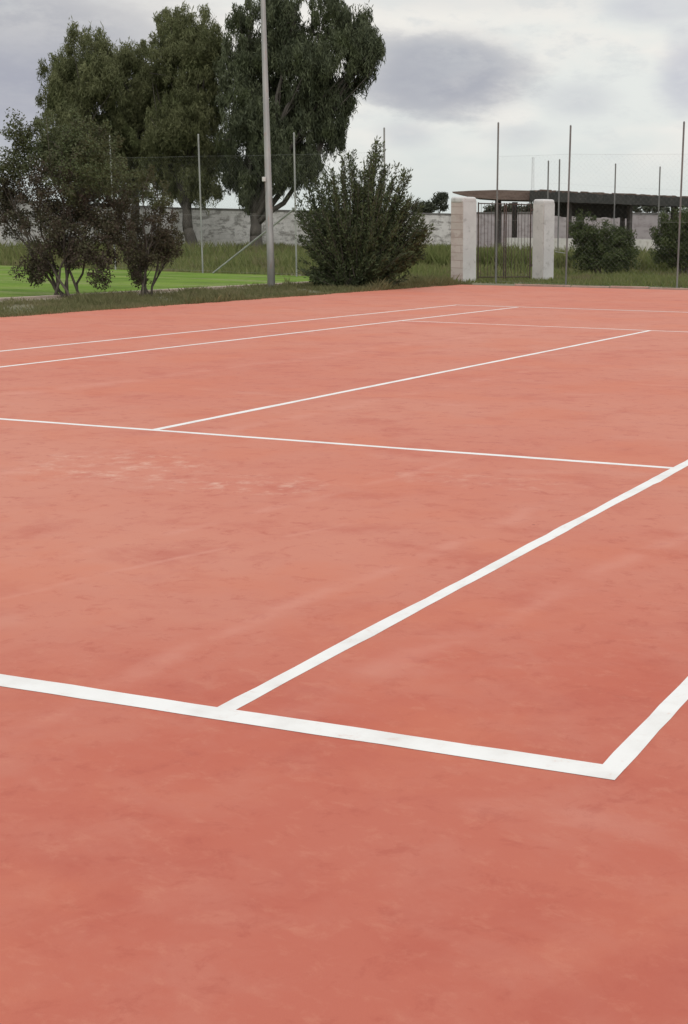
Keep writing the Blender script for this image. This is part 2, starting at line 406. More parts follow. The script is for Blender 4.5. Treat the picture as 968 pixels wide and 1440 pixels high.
stripe('service_line', -9.68, 18.53, -1.295, 18.53, .062, .0006)
stripe('singles_sideline', -9.68, .03, -9.68, 23.86, .066, .0010)
stripe('doubles_sideline', -11.03, .03, -11.03, 23.80, .064, .0010)
stripe('baseline', -11.06, 23.85, .03, 24.35, .09, .003)

mb = MB()
for i in range(24):
    y0 = -30 + i * 2.65
    if y0 < 32: mb.box((-19.28 + random.uniform(-.02, .02), y0 + 1.3, -.03), (.14, 2.63, .13))
tag(mb.build('kerb', M_kerb, bevel=.008), kind='structure')
mb = MB(); ex = [(-16.75, 34.3), (-15.67, 34.42), (-14, 34.55), (-12.4, 34.75), (-9.17, 35.15), (-4, 35.63), (22, 38.15)]
for (a, b_), (c_, d_) in zip(ex[:-1], ex[1:]):
    L = math.hypot(c_ - a, d_ - b_); k = max(1, int(L / 1.0))
    for i in range(k):
        t_ = (i + .5) / k
        if random.random() < .12: continue
        mb.box((a + (c_ - a) * t_, b_ + (d_ - b_) * t_ + random.uniform(-.015, .015), -.02 + random.uniform(-.012, .012)), (L / k * .97, .14, .14), math.atan2(d_ - b_, c_ - a))
tag(mb.build('court_kerb', M_kerb2, bevel=.01), kind='structure')

# ------------------------------------------------------------------ grass (uncountable)
def blades(name, P, h, w, m, lean=.35, hv=.4, label=None):
    n = len(P); th = rng.uniform(0, 2 * np.pi, n); d = np.stack([np.cos(th), np.sin(th), 0 * th], 1)
    hh = (h if np.ndim(h) else np.full(n, h)) * rng.uniform(1 - hv, 1 + hv, n)
    ph = rng.uniform(0, 2 * np.pi, n); l = rng.uniform(0, lean, n) * hh
    tip = P + np.stack([np.cos(ph) * l, np.sin(ph) * l, hh], 1)
    midp = P * .45 + tip * .55 - np.stack([np.cos(ph) * l, np.sin(ph) * l, 0 * l], 1) * .15
    V = np.stack([P - d * w * .5, P + d * w * .5, midp + d * w * .45, tip], 1)
    V2 = V.copy(); V2[:, 2] = midp + d * w * .45; V2[:, 3] = tip
    o = quads(name, V2, rng.uniform(0, 1, n), m)
    return tag(o, label, 'grass', kind='stuff')
def scatter(n, x0, x1, y0, y1): return np.stack([rng.uniform(x0, x1, n), rng.uniform(y0, y1, n), np.zeros(n)], 1)
def clumpy(P, s, thr):
    f = np.sin(P[:, 0] * s + 1.3 * np.sin(P[:, 1] * s * .7)) + np.sin(P[:, 1] * s * .8 + 1.7 * np.sin(P[:, 0] * s * .45)) + .6 * np.sin(P[:, 0] * s * 2.3 + P[:, 1] * s * 1.9)
    return P[f + rng.normal(0, .5, len(P)) > thr]
M_gverge = leafmat('verge_grass', (.12, .13, .055), (.22, .205, .105), (.26, .215, .13))
M_gfield = leafmat('field_grass', (.125, .16, .05), (.225, .235, .095), (.22, .18, .11))
P = np.concatenate([clumpy(scatter(80000, -18.45, -15.42, 8, 35), 1.6, -1.7), clumpy(scatter(6000, -15.6, -15.36, 8, 28), 3.1, .7), clumpy(scatter(9000, -19.15, -18.4, 8, 35), 2.2, .5)])
P[:, 2] = -.02
hh = .035 + .05 * rng.random(len(P)) + .10 * rng.random(len(P)) * (np.sin(P[:, 1] * 1.7 + P[:, 0] * 2.3) + np.sin(P[:, 1] * .63) > .6) * (P[:, 0] > -18.3)
hh = np.where((P[:, 1] > 28), hh * 1.5, hh)
blades('verge_grass', P, hh, .014, M_gverge, .9, label='dry green tufts of grass along the left edge of the red court')
# tall rough grass behind the fence
P = np.concatenate([scatter(150000, -62, -6, 38.8, 84), scatter(26000, -19, 4, 36.2, 42)])
dl = 38.6 - .17 * (P[:, 0] + 26)
P = P[(P[:, 1] > dl) | (P[:, 0] > -19)]
P = clumpy(P, .8, -1.4); P[:, 2] = -.1
hh = np.where(P[:, 1] < 42, .22, .42) * (1 + .35 * np.sin(P[:, 0] * .5 + P[:, 1] * .33))
hh = np.where(P[:, 0] > -19, np.minimum(hh, .26), hh)
Q = np.concatenate([scatter(30000, -27, -12, 50, 60)]); dq = (Q - CAM) @ F
Q = Q[(dq > 52) & (dq < 62.3)]; Q[:, 2] = -.1; hq = .72 + .08 * np.sin(Q[:, 0] * 1.7) + .06 * np.sin(Q[:, 0] * 4.1 + 1)
Q2 = scatter(9000, -60, -36, 44, 62); Q2[:, 2] = -.1
P = np.concatenate([P, Q, Q2]); hh = np.concatenate([hh, hq, np.full(len(Q2), .7)])
blades('field_grass', P, hh, .05, M_gfield, .6, label='tall rough olive grass between the lawn, the gate and the block wall')

# ------------------------------------------------------------------ trees and shrubs
def leaves(C, n_per, spread, L, Wd, droop, tintv, up=0.0):
    """C (k,3) clump centres, spread (k,3); leaves scattered inside each clump"""
    k = len(C); n = k * n_per
    ci = np.repeat(np.arange(k), n_per)
    u = rng.normal(0, 1, (n, 3)); u /= np.linalg.norm(u, axis=1)[:, None]; r = rng.random(n) ** (1 / 2.2)
    P = C[ci] + u * r[:, None] * spread[ci]
    a = rng.normal(0, 1, (n, 3)); a[:, 2] -= droop * 2; a[:, 2] += up * 2; a /= np.linalg.norm(a, axis=1)[:, None]
    s = np.cross(a, rng.normal(0, 1, (n, 3))); s /= np.linalg.norm(s, axis=1)[:, None] + 1e-9
    l = L * rng.uniform(.6, 1.35, n)[:, None]; w = Wd * rng.uniform(.7, 1.3, n)[:, None]
    V = np.stack([P - a * l / 2, P + s * w / 2 - a * l * .05, P + a * l / 2, P - s * w / 2 - a * l * .05], 1)
    t = np.clip(tintv[ci] + rng.normal(0, .18, n), 0, 1)
    return V, t
def blob_clumps(blobs, dens, zs=1.0):
    """blobs: centre (3), radii (3). Clump centres biased to the outer shell, ragged."""
    out = []; src = []
    for bi, (c, r) in enumerate(blobs):
        k = int(dens * (r[0] * r[2] + r[0] * r[1] + r[1] * r[2]) / 3 * 4)
        u = rng.normal(0, 1, (k, 3)); u /= np.linalg.norm(u, axis=1)[:, None]
        rr = rng.uniform(.12, 1.1, k) ** .6
        rr *= 1 + .16 * np.sin(u[:, 0] * 5 + bi) * np.cos(u[:, 2] * 6 + bi * 2)
        out.append(c + u * rr[:, None] * r); src += [bi] * k
    return np.concatenate(out), np.array(src)
def limb(mb, p0, p1, r0, r1, sag=.12, n=6, k=6):
    p0 = np.array(p0, float); p1 = np.array(p1, float); L = np.linalg.norm(p1 - p0); pts = []
    off = rng.normal(0, .04, 3) * L
    for i in range(n + 1):
        s = i / n; q = p0 + (p1 - p0) * s; q[2] += sag * L * math.sin(math.pi * s) * .5
        q = q + off * math.sin(math.pi * s) + rng.normal(0, .012, 3) * L * (0 < s < 1)
        pts.append(q)
    mb.tube(pts, [r0 + (r1 - r0) * (i / n) for i in range(n + 1)], k)
    return pts
def make_tree(name, base, fork, tr, blobs, m, label, group, dens=22, n_per=58, L=.27, Wd=.046, droop=.7, cs=.36, czs=1.8, cat='tree', thin=.16, ragged=1.0):
    t = thing(name, base, label, cat, group)
    base = np.array(base, float); fork = np.array(fork, float)
    mb = MB()
    limb(mb, base - np.array([0, 0, .25]), base + (fork - base) * .5, tr * 1.25, tr * .9, 0, 5, 10)
    limb(mb, base + (fork - base) * .48, fork, tr * .92, tr * .7, 0, 4, 10)
    C, src = blob_clumps(blobs, dens)
    ex = []; exs = []
    for bi, (c, r) in enumerate(blobs):       # drooping or upright sprays that break the outline
        for _ in range(int(7 * ragged)):
            u = rng.normal(0, 1, 3); u[2] = abs(u[2]) * .9 - .35; u /= np.linalg.norm(u)
            for q_ in range(3): ex.append(c + u * r * (.97 + .10 * q_) + rng.normal(0, .06, 3)); exs.append(bi)
    C = np.concatenate([C, np.array(ex)]); src = np.concatenate([src, exs])
    # open up gaps
    g = np.sin(C[:, 0] * 1.9 + C[:, 2] * 1.1) + np.sin(C[:, 2] * 2.3 - C[:, 1] * 1.3) + rng.normal(0, .5, len(C))
    keep = g > np.quantile(g, thin); keep[-len(ex):] = True; C = C[keep]; src = src[keep]
    for bi, (c, r) in enumerate(blobs):
        e = limb(mb, fork - (fork - base) * rng.uniform(0, .3), c, tr * .48, tr * .14, .1, 7, 6)
        mine = C[src == bi]
        for q in mine[rng.permutation(len(mine))[:9]]:
            limb(mb, e[rng.integers(3, 8)], q, tr * .13, .012, .05, 4, 4)
    mb.build('trunk', M_bark, t, smooth=True)
    sc_ = rng.uniform(.5, 1.15, len(C)); sc_[-len(ex):] *= .75
    sp = np.stack([rng.uniform(.6, 1.2, len(C)) * cs, rng.uniform(.6, 1.2, len(C)) * cs, rng.uniform(.6, 1.2, len(C)) * cs * czs], 1) * sc_[:, None]
    V, tv = leaves(C, n_per, sp, L, Wd, droop, rng.uniform(.1, .9, len(C)))
    quads('crown', V, tv, m, t)
    return t
def B(px, py, rx, ry, d, dz=0, rd=None):
    """blob surveyed as direction + angular size at depth d -> world centre and radii"""
    c = at(px, py, d + dz); return (c, np.array([rx * d / FL, (rd or (rx + ry) * .5) * d / FL, ry * d / FL]))
M_lA = leafmat('eucalyptus_leaf', (.105, .115, .055), (.215, .225, .115), (.15, .175, .08))
M_lD = leafmat('dark_eucalyptus_leaf', (.062, .074, .046), (.130, .148, .085), (.095, .115, .052), trans=.22)
G_T = 'tall trees in front of the block wall'
# far left tree
d = 76
make_tree('eucalyptus_tree', (*at(118, 345, d)[:2], -.1), at(120, 255, d), .26,
          [B(125, 75, 30, 32, d), B(98, 105, 36, 34, d, 1), B(140, 115, 26, 40, d, -1), B(85, 140, 26, 30, d, 0), B(120, 165, 46, 40, d, 0), B(150, 190, 36, 50, d, 1), B(95, 210, 40, 50, d, -1), B(130, 240, 50, 35, d)],
          M_lA, 'olive rounded eucalyptus, leftmost of the tall trees, rising behind the big brown and green shrub', G_T)
d = 79
make_tree('eucalyptus_tree', (*at(190, 345, d)[:2], -.1), at(190, 250, d), .24,
          [B(190, 95, 26, 30, d), B(170, 115, 24, 30, d, 1), B(205, 140, 28, 45, d), B(175, 170, 28, 40, d, -1), B(195, 205, 36, 45, d), B(180, 250, 36, 30, d, 1)],
          M_lA, 'lower dark green eucalyptus squeezed between the two taller olive ones', G_T, dens=21)
d = 77
make_tree('eucalyptus_tree', (*at(265, 345, d)[:2], -.1), at(264, 285, d), .30,
          [B(266, 45, 32, 36, d), B(240, 55, 24, 32, d, 1), B(288, 65, 24, 40, d, -1), B(258, 100, 46, 44, d, 0), B(232, 135, 34, 44, d, 1), B(290, 135, 32, 50, d), B(255, 180, 48, 45, d, -1), B(295, 205, 30, 45, d, 1),
           B(225, 215, 36, 45, d), B(268, 245, 38, 35, d, 0), B(285, 268, 24, 20, d, 0), B(240, 262, 24, 22, d, 1)],
          M_lA, 'tall olive green eucalyptus with pointed crown, its trunk left of the leaning brace', G_T, dens=22)
d = 75
make_tree('eucalyptus_tree', (*at(362, 347, d)[:2], -.1), at(358, 300, d), .34,
          [B(352, 45, 26, 34, d), B(385, 28, 26, 34, d, 1), B(415, 30, 34, 38, d, -1), B(465, 35, 28, 34, d, 0), B(503, 55, 24, 34, d, 1), B(515, 72, 18, 22, d, -.6), B(508, 95, 20, 26, d, 0), B(345, 110, 34, 54, d, 0), B(395, 95, 48, 55, d, 1),
           B(450, 95, 44, 50, d, -1), B(476, 125, 26, 32, d, 0), B(350, 180, 40, 50, d, -1), B(400, 170, 50, 50, d, 0), B(450, 170, 42, 46, d, 1), B(463, 182, 16, 26, d), B(345, 235, 38, 34, d, 1), B(395, 225, 46, 40, d, -1), B(428, 228, 22, 34, d), B(357, 268, 17, 34, d)],
          M_lD, 'biggest and darkest tree of the row, broad drooping crown behind the lamp post', G_T, dens=22, n_per=62, droop=1.0, L=.29, Wd=.05, cs=.38, czs=2.0, thin=.38, ragged=1.8)

# shrubs with several stems
def make_shrub(name, base, blobs, m, label, group, stems, sr, dens=20, n_per=34, L=.09, Wd=.035, cs=.26, thin=.1, droop=0, up=.2, stem_base=.25, cat='shrub', czs=1.0, fresh=None):
    t = thing(name, base, label, cat, group); base = np.array(base, float)
    C, src = blob_clumps(blobs, dens)
    g = np.sin(C[:, 0] * 4.1 + C[:, 2] * 2.7) + np.sin(C[:, 2] * 4.3 - C[:, 1] * 3.3) + rng.normal(0, .5, len(C))
    keep = (g > np.quantile(g, thin)) & (C[:, 2] > .12); C = C[keep]; src = src[keep]
    mb = MB()
    for i in range(stems):
        bi = i % len(blobs); c, r = blobs[bi]
        b0 = base + np.array([rng.uniform(-1, 1) * stem_base, rng.uniform(-1, 1) * stem_base, -.12])
        e = limb(mb, b0, c + rng.normal(0, .25, 3) * r, sr, sr * .35, .04, 8, 6)
        mine = C[src == bi]
        for q in mine[rng.permutation(len(mine))[:10]]:
            limb(mb, e[rng.integers(3, 9)], q, sr * .28, .004, .04, 4, 4)
    mb.build('stems', M_stem, t, smooth=True)
    sp = np.stack([rng.uniform(.5, 1.3, len(C)) * cs for _ in range(3)], 1); sp[:, 2] *= czs
    base_t = rng.uniform(.1, .9, len(C))
    if fresh: base_t = rng.uniform(0, .45, len(C)) + .6 * (np.array([b[0][2] for b in blobs])[src] > fresh)   # younger green growth on the upper limbs
    V, tv = leaves(C, n_per, sp, L, Wd, droop, base_t, up)
    quads('foliage', V, tv, m, t)
    return t
M_brown = leafmat('reddish_leaf', (.090, .066, .055), (.098, .118, .055), (.080, .085, .040), trans=.2)
M_brown2 = leafmat('olive_brown_leaf', (.092, .070, .054), (.110, .122, .058), (.085, .090, .042), trans=.3)
G_S = 'bushy shrubs on the verge beside the court'
d = 30.8
make_shrub('shrub', (*at(95, 418, d)[:2], 0),
           [B(105, 195, 52, 38, d), B(60, 225, 50, 40, d, .4), B(125, 235, 58, 48, d, -.4), B(70, 280, 62, 46, d), B(130, 290, 54, 50, d, .3), B(100, 335, 62, 40, d, -.2), B(20, 262, 30, 34, d, .3), B(-12, 282, 30, 36, d, .4), B(14, 310, 26, 24, d, .2), B(34, 195, 13, 20, d), B(18, 235, 24, 18, d), B(22, 168, 7, 16, d), B(55, 175, 9, 14, d), B(10, 192, 8, 9, d), B(45, 385, 22, 14, d), B(140, 385, 20, 12, d, -.2), B(60, 370, 26, 24, d), B(118, 368, 45, 20, d, .2),
            B(165, 330, 24, 34, d)],
           M_brown, 'big shrub, dark brown below and green on top, leftmost on the verge', G_S, 9, .032, dens=34, n_per=90, cs=.19, L=.062, Wd=.030, thin=.16, fresh=2.6)
d = 31.8
make_shrub('shrub', (*at(198, 414, d)[:2], 0),
           [B(205, 275, 40, 34, d), B(180, 310, 30, 34, d, .2), B(220, 315, 32, 30, d, -.1), B(205, 350, 48, 26, d), B(235, 345, 26, 24, d, .2), B(192, 380, 22, 20, d)],
           M_brown2, 'smaller olive brown shrub just right of the big brownish one, on short stems', G_S, 7, .028, dens=36, n_per=80, cs=.17, L=.062, Wd=.030, thin=.2, fresh=2.0)

# oleander-like shrub: sprays of long shoots with narrow leaves
def make_sprays(name, base, tips, m, label, group, L=.105, Wd=.030, per=70):
    t = thing(name, base, label, 'shrub', group); base = np.array(base, float); mb = MB(); Vs = []; Ts = []
    for (tip, dens_) in tips:
        b0 = base + np.array([rng.uniform(-.22, .22), rng.uniform(-.22, .22), -.12])
        mid = b0 * .55 + tip * .45; mid[2] -= .10 * np.linalg.norm(tip[:2] - b0[:2]); 
        ctrl = mid + rng.normal(0, .07, 3)
        pts = [(1 - s) ** 2 * b0 + 2 * s * (1 - s) * ctrl + s * s * tip for s in np.linspace(0, 1, 9)]
        mb.tube(pts, list(np.linspace(.016, .004, 9)), 5)
        k = int(per * dens_); s = rng.uniform(.16, 1.0, k) ** .85
        q = (1 - s)[:, None] ** 2 * b0 + (2 * s * (1 - s))[:, None] * ctrl + (s * s)[:, None] * tip
        ax = tip - ctrl; ax = ax / np.linalg.norm(ax)
        a = ax * .9 + rng.normal(0, .62, (k, 3)); a /= np.linalg.norm(a, axis=1)[:, None]
        sd = np.cross(a, rng.normal(0, 1, (k, 3))); sd /= np.linalg.norm(sd, axis=1)[:, None]
        l = L * rng.uniform(.6, 1.3, k)[:, None]; w = Wd * rng.uniform(.7, 1.3, k)[:, None]
        q = q + rng.normal(0, .035, (k, 3))
        Vs.append(np.stack([q, q + a * l * .5 + sd * w * .5, q + a * l, q + a * l * .5 - sd * w * .5], 1))
        Ts.append(np.clip(rng.uniform(.15, .85) + rng.normal(0, .2, k), 0, 1))
    mb.build('stems', M_stem, t, smooth=True)
    quads('foliage', np.concatenate(Vs), np.concatenate(Ts), m, t); return t
M_ole = leafmat('narrow_dark_leaf', (.044, .054, .032), (.105, .128, .058), (.052, .066, .034), trans=.2)
d = 37.4; tips = []
outline = [(430, 330), (426, 290), (432, 262), (450, 240), (462, 262), (478, 236), (490, 210), (501, 232), (514, 262), (522, 214), (529, 195), (535, 224), (546, 250), (567, 231), (558, 264), (578, 282), (586, 276), (590, 300), (596, 322), (585, 345), (560, 352), (445, 375), (600, 312)]
bse = np.array([*at(500, 406, d)[:2], 0.])
for (px, py) in outline:
    for k in range(7):
        tip = at(px + rng.uniform(-3.5, 3.5), py + rng.uniform(0, 16), d) + np.array([0, rng.uniform(-.5, .5), 0]); tips.append((tip, 1.5))
    for k in range(10):
        s = rng.uniform(.4, .84); c = at(500 + (px - 500) * s + rng.uniform(-14, 14), 395 + (py - 395) * s + rng.uniform(-6, 14), d) + np.array([0, rng.uniform(-1.0, 1.0), 0])
        tips.append((c, 1.0))
for k in range(60):
    tips.append((at(rng.uniform(435, 575), rng.uniform(335, 395), d) + np.array([0, rng.uniform(-.8, .6), 0]), .7))
make_sprays('shrub', tuple(bse), tips, M_ole, 'dark green shrub of upright feathery sprays, rightmost on the verge at the court corner', G_S, per=180)

M_bR = leafmat('glossy_green_leaf', (.045, .060, .028), (.100, .125, .050), (.065, .078, .036), trans=.25)
G_B = 'rounded green bushes behind the far court fence'
d = 50
make_shrub('bush', (*at(848, 386, d)[:2], -.05), [B(822, 328, 24, 22, d), B(850, 342, 34, 28, d, .3), B(878, 345, 20, 24, d), B(825, 360, 24, 24, d), B(860, 366, 36, 18, d, -.3), B(815, 318, 12, 14, d)],
           M_bR, 'rounded green bush between the right gate pillar and the low white wall', G_B, 8, .03, dens=44, n_per=85, cs=.2, L=.075, Wd=.035, thin=.0)
d = 51
make_shrub('bush', (*at(965, 382, d)[:2], -.05), [B(945, 325, 26, 26, d), B(975, 315, 32, 26, d, .3), B(940, 352, 24, 24, d), B(980, 352, 40, 26, d), B(1015, 330, 30, 34, d, .2)],
           M_bR, 'rounded green bush cut by the right edge of the view, behind the last fence post', G_B, 8, .03, dens=44, n_per=85, cs=.2, L=.075, Wd=.035, thin=.0)
# trees beyond the wall
M_far = leafmat('far_leaf', (.05, .058, .04), (.09, .10, .07), trans=.2)
G_F = 'tree tops beyond the boundary wall'
def far_tree(pxs, d, label, name='far_tree', spiky=False):
    c0 = pxs[0]; blobs = [B(a, b, r1, r2, d) for a, b, r1, r2 in pxs]
    x, y = np.mean([b[0][:2] for b in blobs], 0); z = blobs[0][0][2]
    make_tree(name, (x, y, -.1), (x, y, z * .6), .16, blobs, M_far, label, G_F, dens=5, n_per=34, L=.34, Wd=.08, droop=-.4 if spiky else .2, cs=.6, czs=.7, thin=.05)
far_tree([(607, 291, 18, 10), (622, 286, 8, 10), (594, 294, 10, 8)], 112, 'spiky dark tree top showing over the wall just left of the left gate pillar', spiky=True)
far_tree([(900, 293, 14, 6), (925, 294, 14, 5)], 104, 'dark tree top under the pergola roof, left of the last fence post')
far_tree([(730, 296, 22, 8), (700, 297, 16, 6), (755, 297, 14, 7)], 106, 'dark tree top seen through the upper bars of the gate')
far_tree([(8, 284, 22, 14), (-30, 280, 24, 16)], 95, 'dark tree top over the wall behind the big brownish shrub at the left edge')

# ------------------------------------------------------------------ walls
def wall(name, pts, z1, m, th, label, cop=True, zoff=-.12, cat='wall', parts=True):
    t = thing(name, (pts[0][0], pts[0][1], 0), label, cat)
    w = MB(); c = MB()
    for (a, b_) in zip(pts[:-1], pts[1:]):
        a = np.array(a, float); b_ = np.array(b_, float); L = np.linalg.norm(b_ - a); ang = math.atan2(*(b_ - a)[::-1]); mid = (a + b_) / 2
        w.box((*mid, (z1 + zoff) / 2), (L - .004, th, z1 - zoff), ang)
        k = max(1, int(L / 4))
        for i in range(k):
            q = a + (b_ - a) * (i + .5) / k
            if cop: c.box((*q, z1 + .05 + random.uniform(-.012, .012)), (L / k - .02, th + .08, .10), ang)
    w.build('wall_panel', m, t)
    if cop: c.build('coping', M_cap, t, bevel=.01)
    return t
p = [at(-160, 300, 60)[:2], at(0, 300, 66)[:2], at(240, 300, 85)[:2], at(640, 300, 96)[:2]]
wall('block_wall', p, 2.42, M_wall, .2, 'long stained grey block wall behind the tall trees')
p = [at(640, 300, 96)[:2] + np.array([.3, 0]), at(1000, 300, 84)[:2], at(1300, 300, 78)[:2]]
wall('rendered_wall', p, 2.52, M_wallR, .2, 'smoother mauve grey boundary wall seen through the gate and under the pergola')
p = [at(712, 300, 63)[:2], at(915, 300, 67)[:2], at(1150, 300, 72)[:2]]
wall('low_wall', p, 1.18, M_lowwall, .3, 'low white wall beneath the pergola behind the bushes', cop=False)

# ------------------------------------------------------------------ pergola
per = thing('pergola', (*at(800, 330, 72)[:2], -.1), 'long dark flat roofed pergola on timber posts beyond the gate', 'pergola')
A = at(636, 300, 68.5)[:2]; A2 = at(748, 300, 70)[:2]; E_ = at(968, 300, 79)[:2]
def zz_at(py, px, d): return at(px, py, d)[2]
# long roof: slab following the line A2 -> E_ and beyond
dirr = (E_ - A2) / np.linalg.norm(E_ - A2); nrm = np.array([-dirr[1], dirr[0]])
if nrm @ (A2 - CAM[:2]) < 0: nrm = -nrm
Lr = np.linalg.norm(E_ - A2); far_end = A2 + dirr * (Lr + 9)
zt0 = zz_at(268, 748, 70); zb0 = zz_at(282, 748, 70); zt1 = zz_at(279, 968, 79); 
def prism(mb, pts_xz, depth_vec):
    """pts: list of 3D points of front outline, extruded by depth vector"""
    n = len(pts_xz); dv = np.array([*depth_vec, 0.]); P = [np.array(q) for q in pts_xz]; P2 = [q + dv for q in P]
    mb.poly(P + P2, [tuple(range(n)), tuple(reversed(range(n, 2 * n)))] + [(i, i + n, (i + 1) % n + n, (i + 1) % n) for i in range(n)])
mb = MB(); zr = zt0
vd = A2 - CAM[:2]; vd = vd / np.linalg.norm(vd) + dirr * .06; nv = vd / np.linalg.norm(vd)
prism(mb, [(*A2, zb0), (*far_end, zb0 + .04), (*far_end, zr + .02), (*A2, zr)], nv * 5.5)
mb.build('roof', M_roofdark, per)
mb = MB()
for i in range(60):
    q = A2 + dirr * (i / 59) * (Lr + 9) - nrm * .04
    mb.box((*q, (zr + zb0) / 2 + random.uniform(-.012, .012) - .01), ((Lr + 9) / 59 * .985, .05, zr - zb0 + .03), math.atan2(dirr[1], dirr[0]))
mb.build('fascia', M_roofdark, per)
# projecting reed-covered end, wedge shaped
pz = lambda px, py: at(px, py, 68.5 + (px - 636) / 112 * 1.5)
mb = MB(); e = [pz(636, 269.5), pz(637, 271.5), pz(666, 278), pz(700, 280.5), pz(745, 281.5), pz(746.5, 268), pz(700, 267), pz(665, 268)]
prism(mb, e, nv * 4.2)
mb.build('reed_canopy', M_roof, per)
mb = MB()
for i in range(150):
    sx = random.random() * (Lr + 9); q = A2 + dirr * sx - nrm * .03
    mb.box((*q, zr + random.uniform(-.03, .035)), (random.uniform(.15, .6), .07, random.uniform(.03, .07)), math.atan2(dirr[1], dirr[0]) + random.uniform(-.03, .03))
mb.build('reed_fringe', M_roof, per)
# posts
def post(px, d, w=.2, off=0.):
    q = at(px, 300, d)[:2] + nrm * off; mb = MB(); mb.box((*q, (zb0 - .1) / 2), (w, w, zb0 + .1), math.atan2(dirr[1], dirr[0]))
    mb.build('post', M_post, per, bevel=.01)
for px, d, w in ((705, 70.3, .22), (758, 70.9, .2), (805, 73, .2), (890, 76, .22), (880, 79.5, .2), (953, 79, .3), (1030, 83, .22), (818, 76.6, .2), (728, 74.4, .2)): post(px, d, w, .2)
# hanging shade net
mb = MB(); q0 = at(775, 300, 75)[:2]; q1 = at(886, 300, 79.5)[:2]; K = 24
for i in range(K):
    a = q0 + (q1 - q0) * i / K; b_ = q0 + (q1 - q0) * (i + 1) / K
    z0 = 2.22 + .03 * math.sin(i * 1.3); mb.box((*(a + b_) / 2, (z0 + zb0) / 2), (np.linalg.norm(b_ - a) - .004, .04 + .01 * (i % 2), zb0 - z0), math.atan2(*(q1 - q0)[::-1]))
mb.build('shade_net', M_roofdark, per)

# ------------------------------------------------------------------ gate pillars and gate
def pillar(px, d, top, label, s=.5, rot=R_(66), both=False):
    q = at(px, 330, d); zt = at(px, top, d)[2]
    t = thing('gate_pillar', (q[0], q[1], -.05), label, 'pillar', 'gate pillars')
    t.rotation_euler.z = rot
    mb = MB(); mb.box((q[0], q[1], zt / 2 - .08), (s, s, zt - .04)); o = mb.build('shaft', M_pillar, t, bevel=.012)
    # plastered faces: thin render coat 12 mm proud on the faces looking along +x and -y (local)
    mb = MB(); mb.box((q[0], q[1] - s / 2 - .007, zt / 2 - .08), (s - .01, .014, zt - .06)); mb.build('plaster_coat', M_plaster, t)
    if both: mb = MB(); mb.box((q[0] - s / 2 - .007, q[1], zt / 2 - .08), (.014, s - .01, zt - .06)); mb.build('plaster_coat', M_plaster2, t)
    mb = MB(); mb.box((q[0], q[1], zt - .09), (s + .035, s + .035, .20)); mb.build('cap', M_plaster, t, bevel=.075).modifiers[0].segments = 5
    return t
pillar(652, 43.3, 277.5, 'left gate pillar, its left face of bare pinkish blocks, wider than the other', .53)
pillar(764.5, 45.2, 281, 'right gate pillar, evenly plastered pale grey with hinges on its left side', .46, both=True)
ga = at(671, 330, 44.0)[:2]; gb = at(749, 330, 45.0)[:2]; gz = at(700, 285.5, 44.5)[2]
gt = thing('iron_gate', (*ga, 0), 'dark rusty iron gate of vertical bars between the two pillars', 'gate')
gd = gb - ga; gl = np.linalg.norm(gd); ang = math.atan2(gd[1], gd[0])
def gp(s, z): return (*(ga + gd * s), z)
for side, (s0, s1) in enumerate(((.01, .495), (.505, .975))):
    mb = MB()
    for s in (s0 + .012, s1 - .012): mb.tube([gp(s, .05), gp(s, gz)], .022, 6)
    for z in (.10, gz - .03): mb.tube([gp(s0 + .02, z), gp(s1 - .02, z)], .018, 6)
    leaf = mb.build('gate_leaf', M_rust, gt)
    mb = MB()
    for i in range(1, 8):
        s = s0 + (s1 - s0) * i / 8; mb.tube([gp(s, .11), gp(s, gz - .04)], .007, 5)
    mb.build('bars', M_rust, leaf)
for z in (.45, gz - .18):
    mb = MB(); mb.box(gp(.985, z), (.07, .05, .07), ang); mb.build('hinge', M_rust, gt)

# ------------------------------------------------------------------ fences
def mesh_panel(mb, a, b_, z0, z1, pitch=.075, r=.0006):
    a = np.array(a, float); b_ = np.array(b_, float); L = np.linalg.norm(b_ - a); H = z1 - z0; u = (b_ - a) / L
    step = pitch * math.sqrt(2)
    for sgn in (1, -1):
        c = -H if sgn > 0 else 0
        while c < (L if sgn > 0 else L + H):
            # line s = c + sgn*z
            za, zb_ = 0., H
            if sgn > 0: za = max(0, -c); zb_ = min(H, L - c)
            else: za = max(0, c - L); zb_ = min(H, c)
            if zb_ - za > .02:
                p0 = (*(a + u * (c + sgn * za)), z0 + za); p1 = (*(a + u * (c + sgn * zb_)), z0 + zb_)
                mb.tube([p0, p1], r, 3, cap=False)
            c += step
def fence(name, posts, label, hmesh, m_post, zmesh0=.05, rp=.026, extra=None, mesh=True, group=None, pitch=.075):
    t = thing(name, (posts[0][0], posts[0][1], 0), label, 'fence', group)
    for (x, y, h_, lean) in posts:
        mb = MB(); mb.tube([(x, y, -.1), (x + lean[0] * .5, y + lean[1] * .5, h_ * .5), (x + lean[0], y + lean[1], h_)], rp, 10)
        mb.tube([(x + lean[0], y + lean[1], h_), (x + lean[0], y + lean[1], h_ + .035)], [rp * 1.2, rp * .5], 10)
        mb.build('post', m_post, t, smooth=False)
    for (p0, p1) in zip(posts[:-1], posts[1:]):
        mb = MB()
        if mesh: mesh_panel(mb, p0[:2], p1[:2], zmesh0, hmesh, pitch)
        for z in ((zmesh0, hmesh * .5, hmesh) if mesh else (hmesh,)): 
            mb.tube([(p0[0], p0[1] - rp, z), ((p0[0] + p1[0]) / 2, (p0[1] + p1[1]) / 2 - rp, z - .012), (p1[0], p1[1] - rp, z)], .0016, 4)
        mb.build('wire_mesh', M_wire, t)
    return t
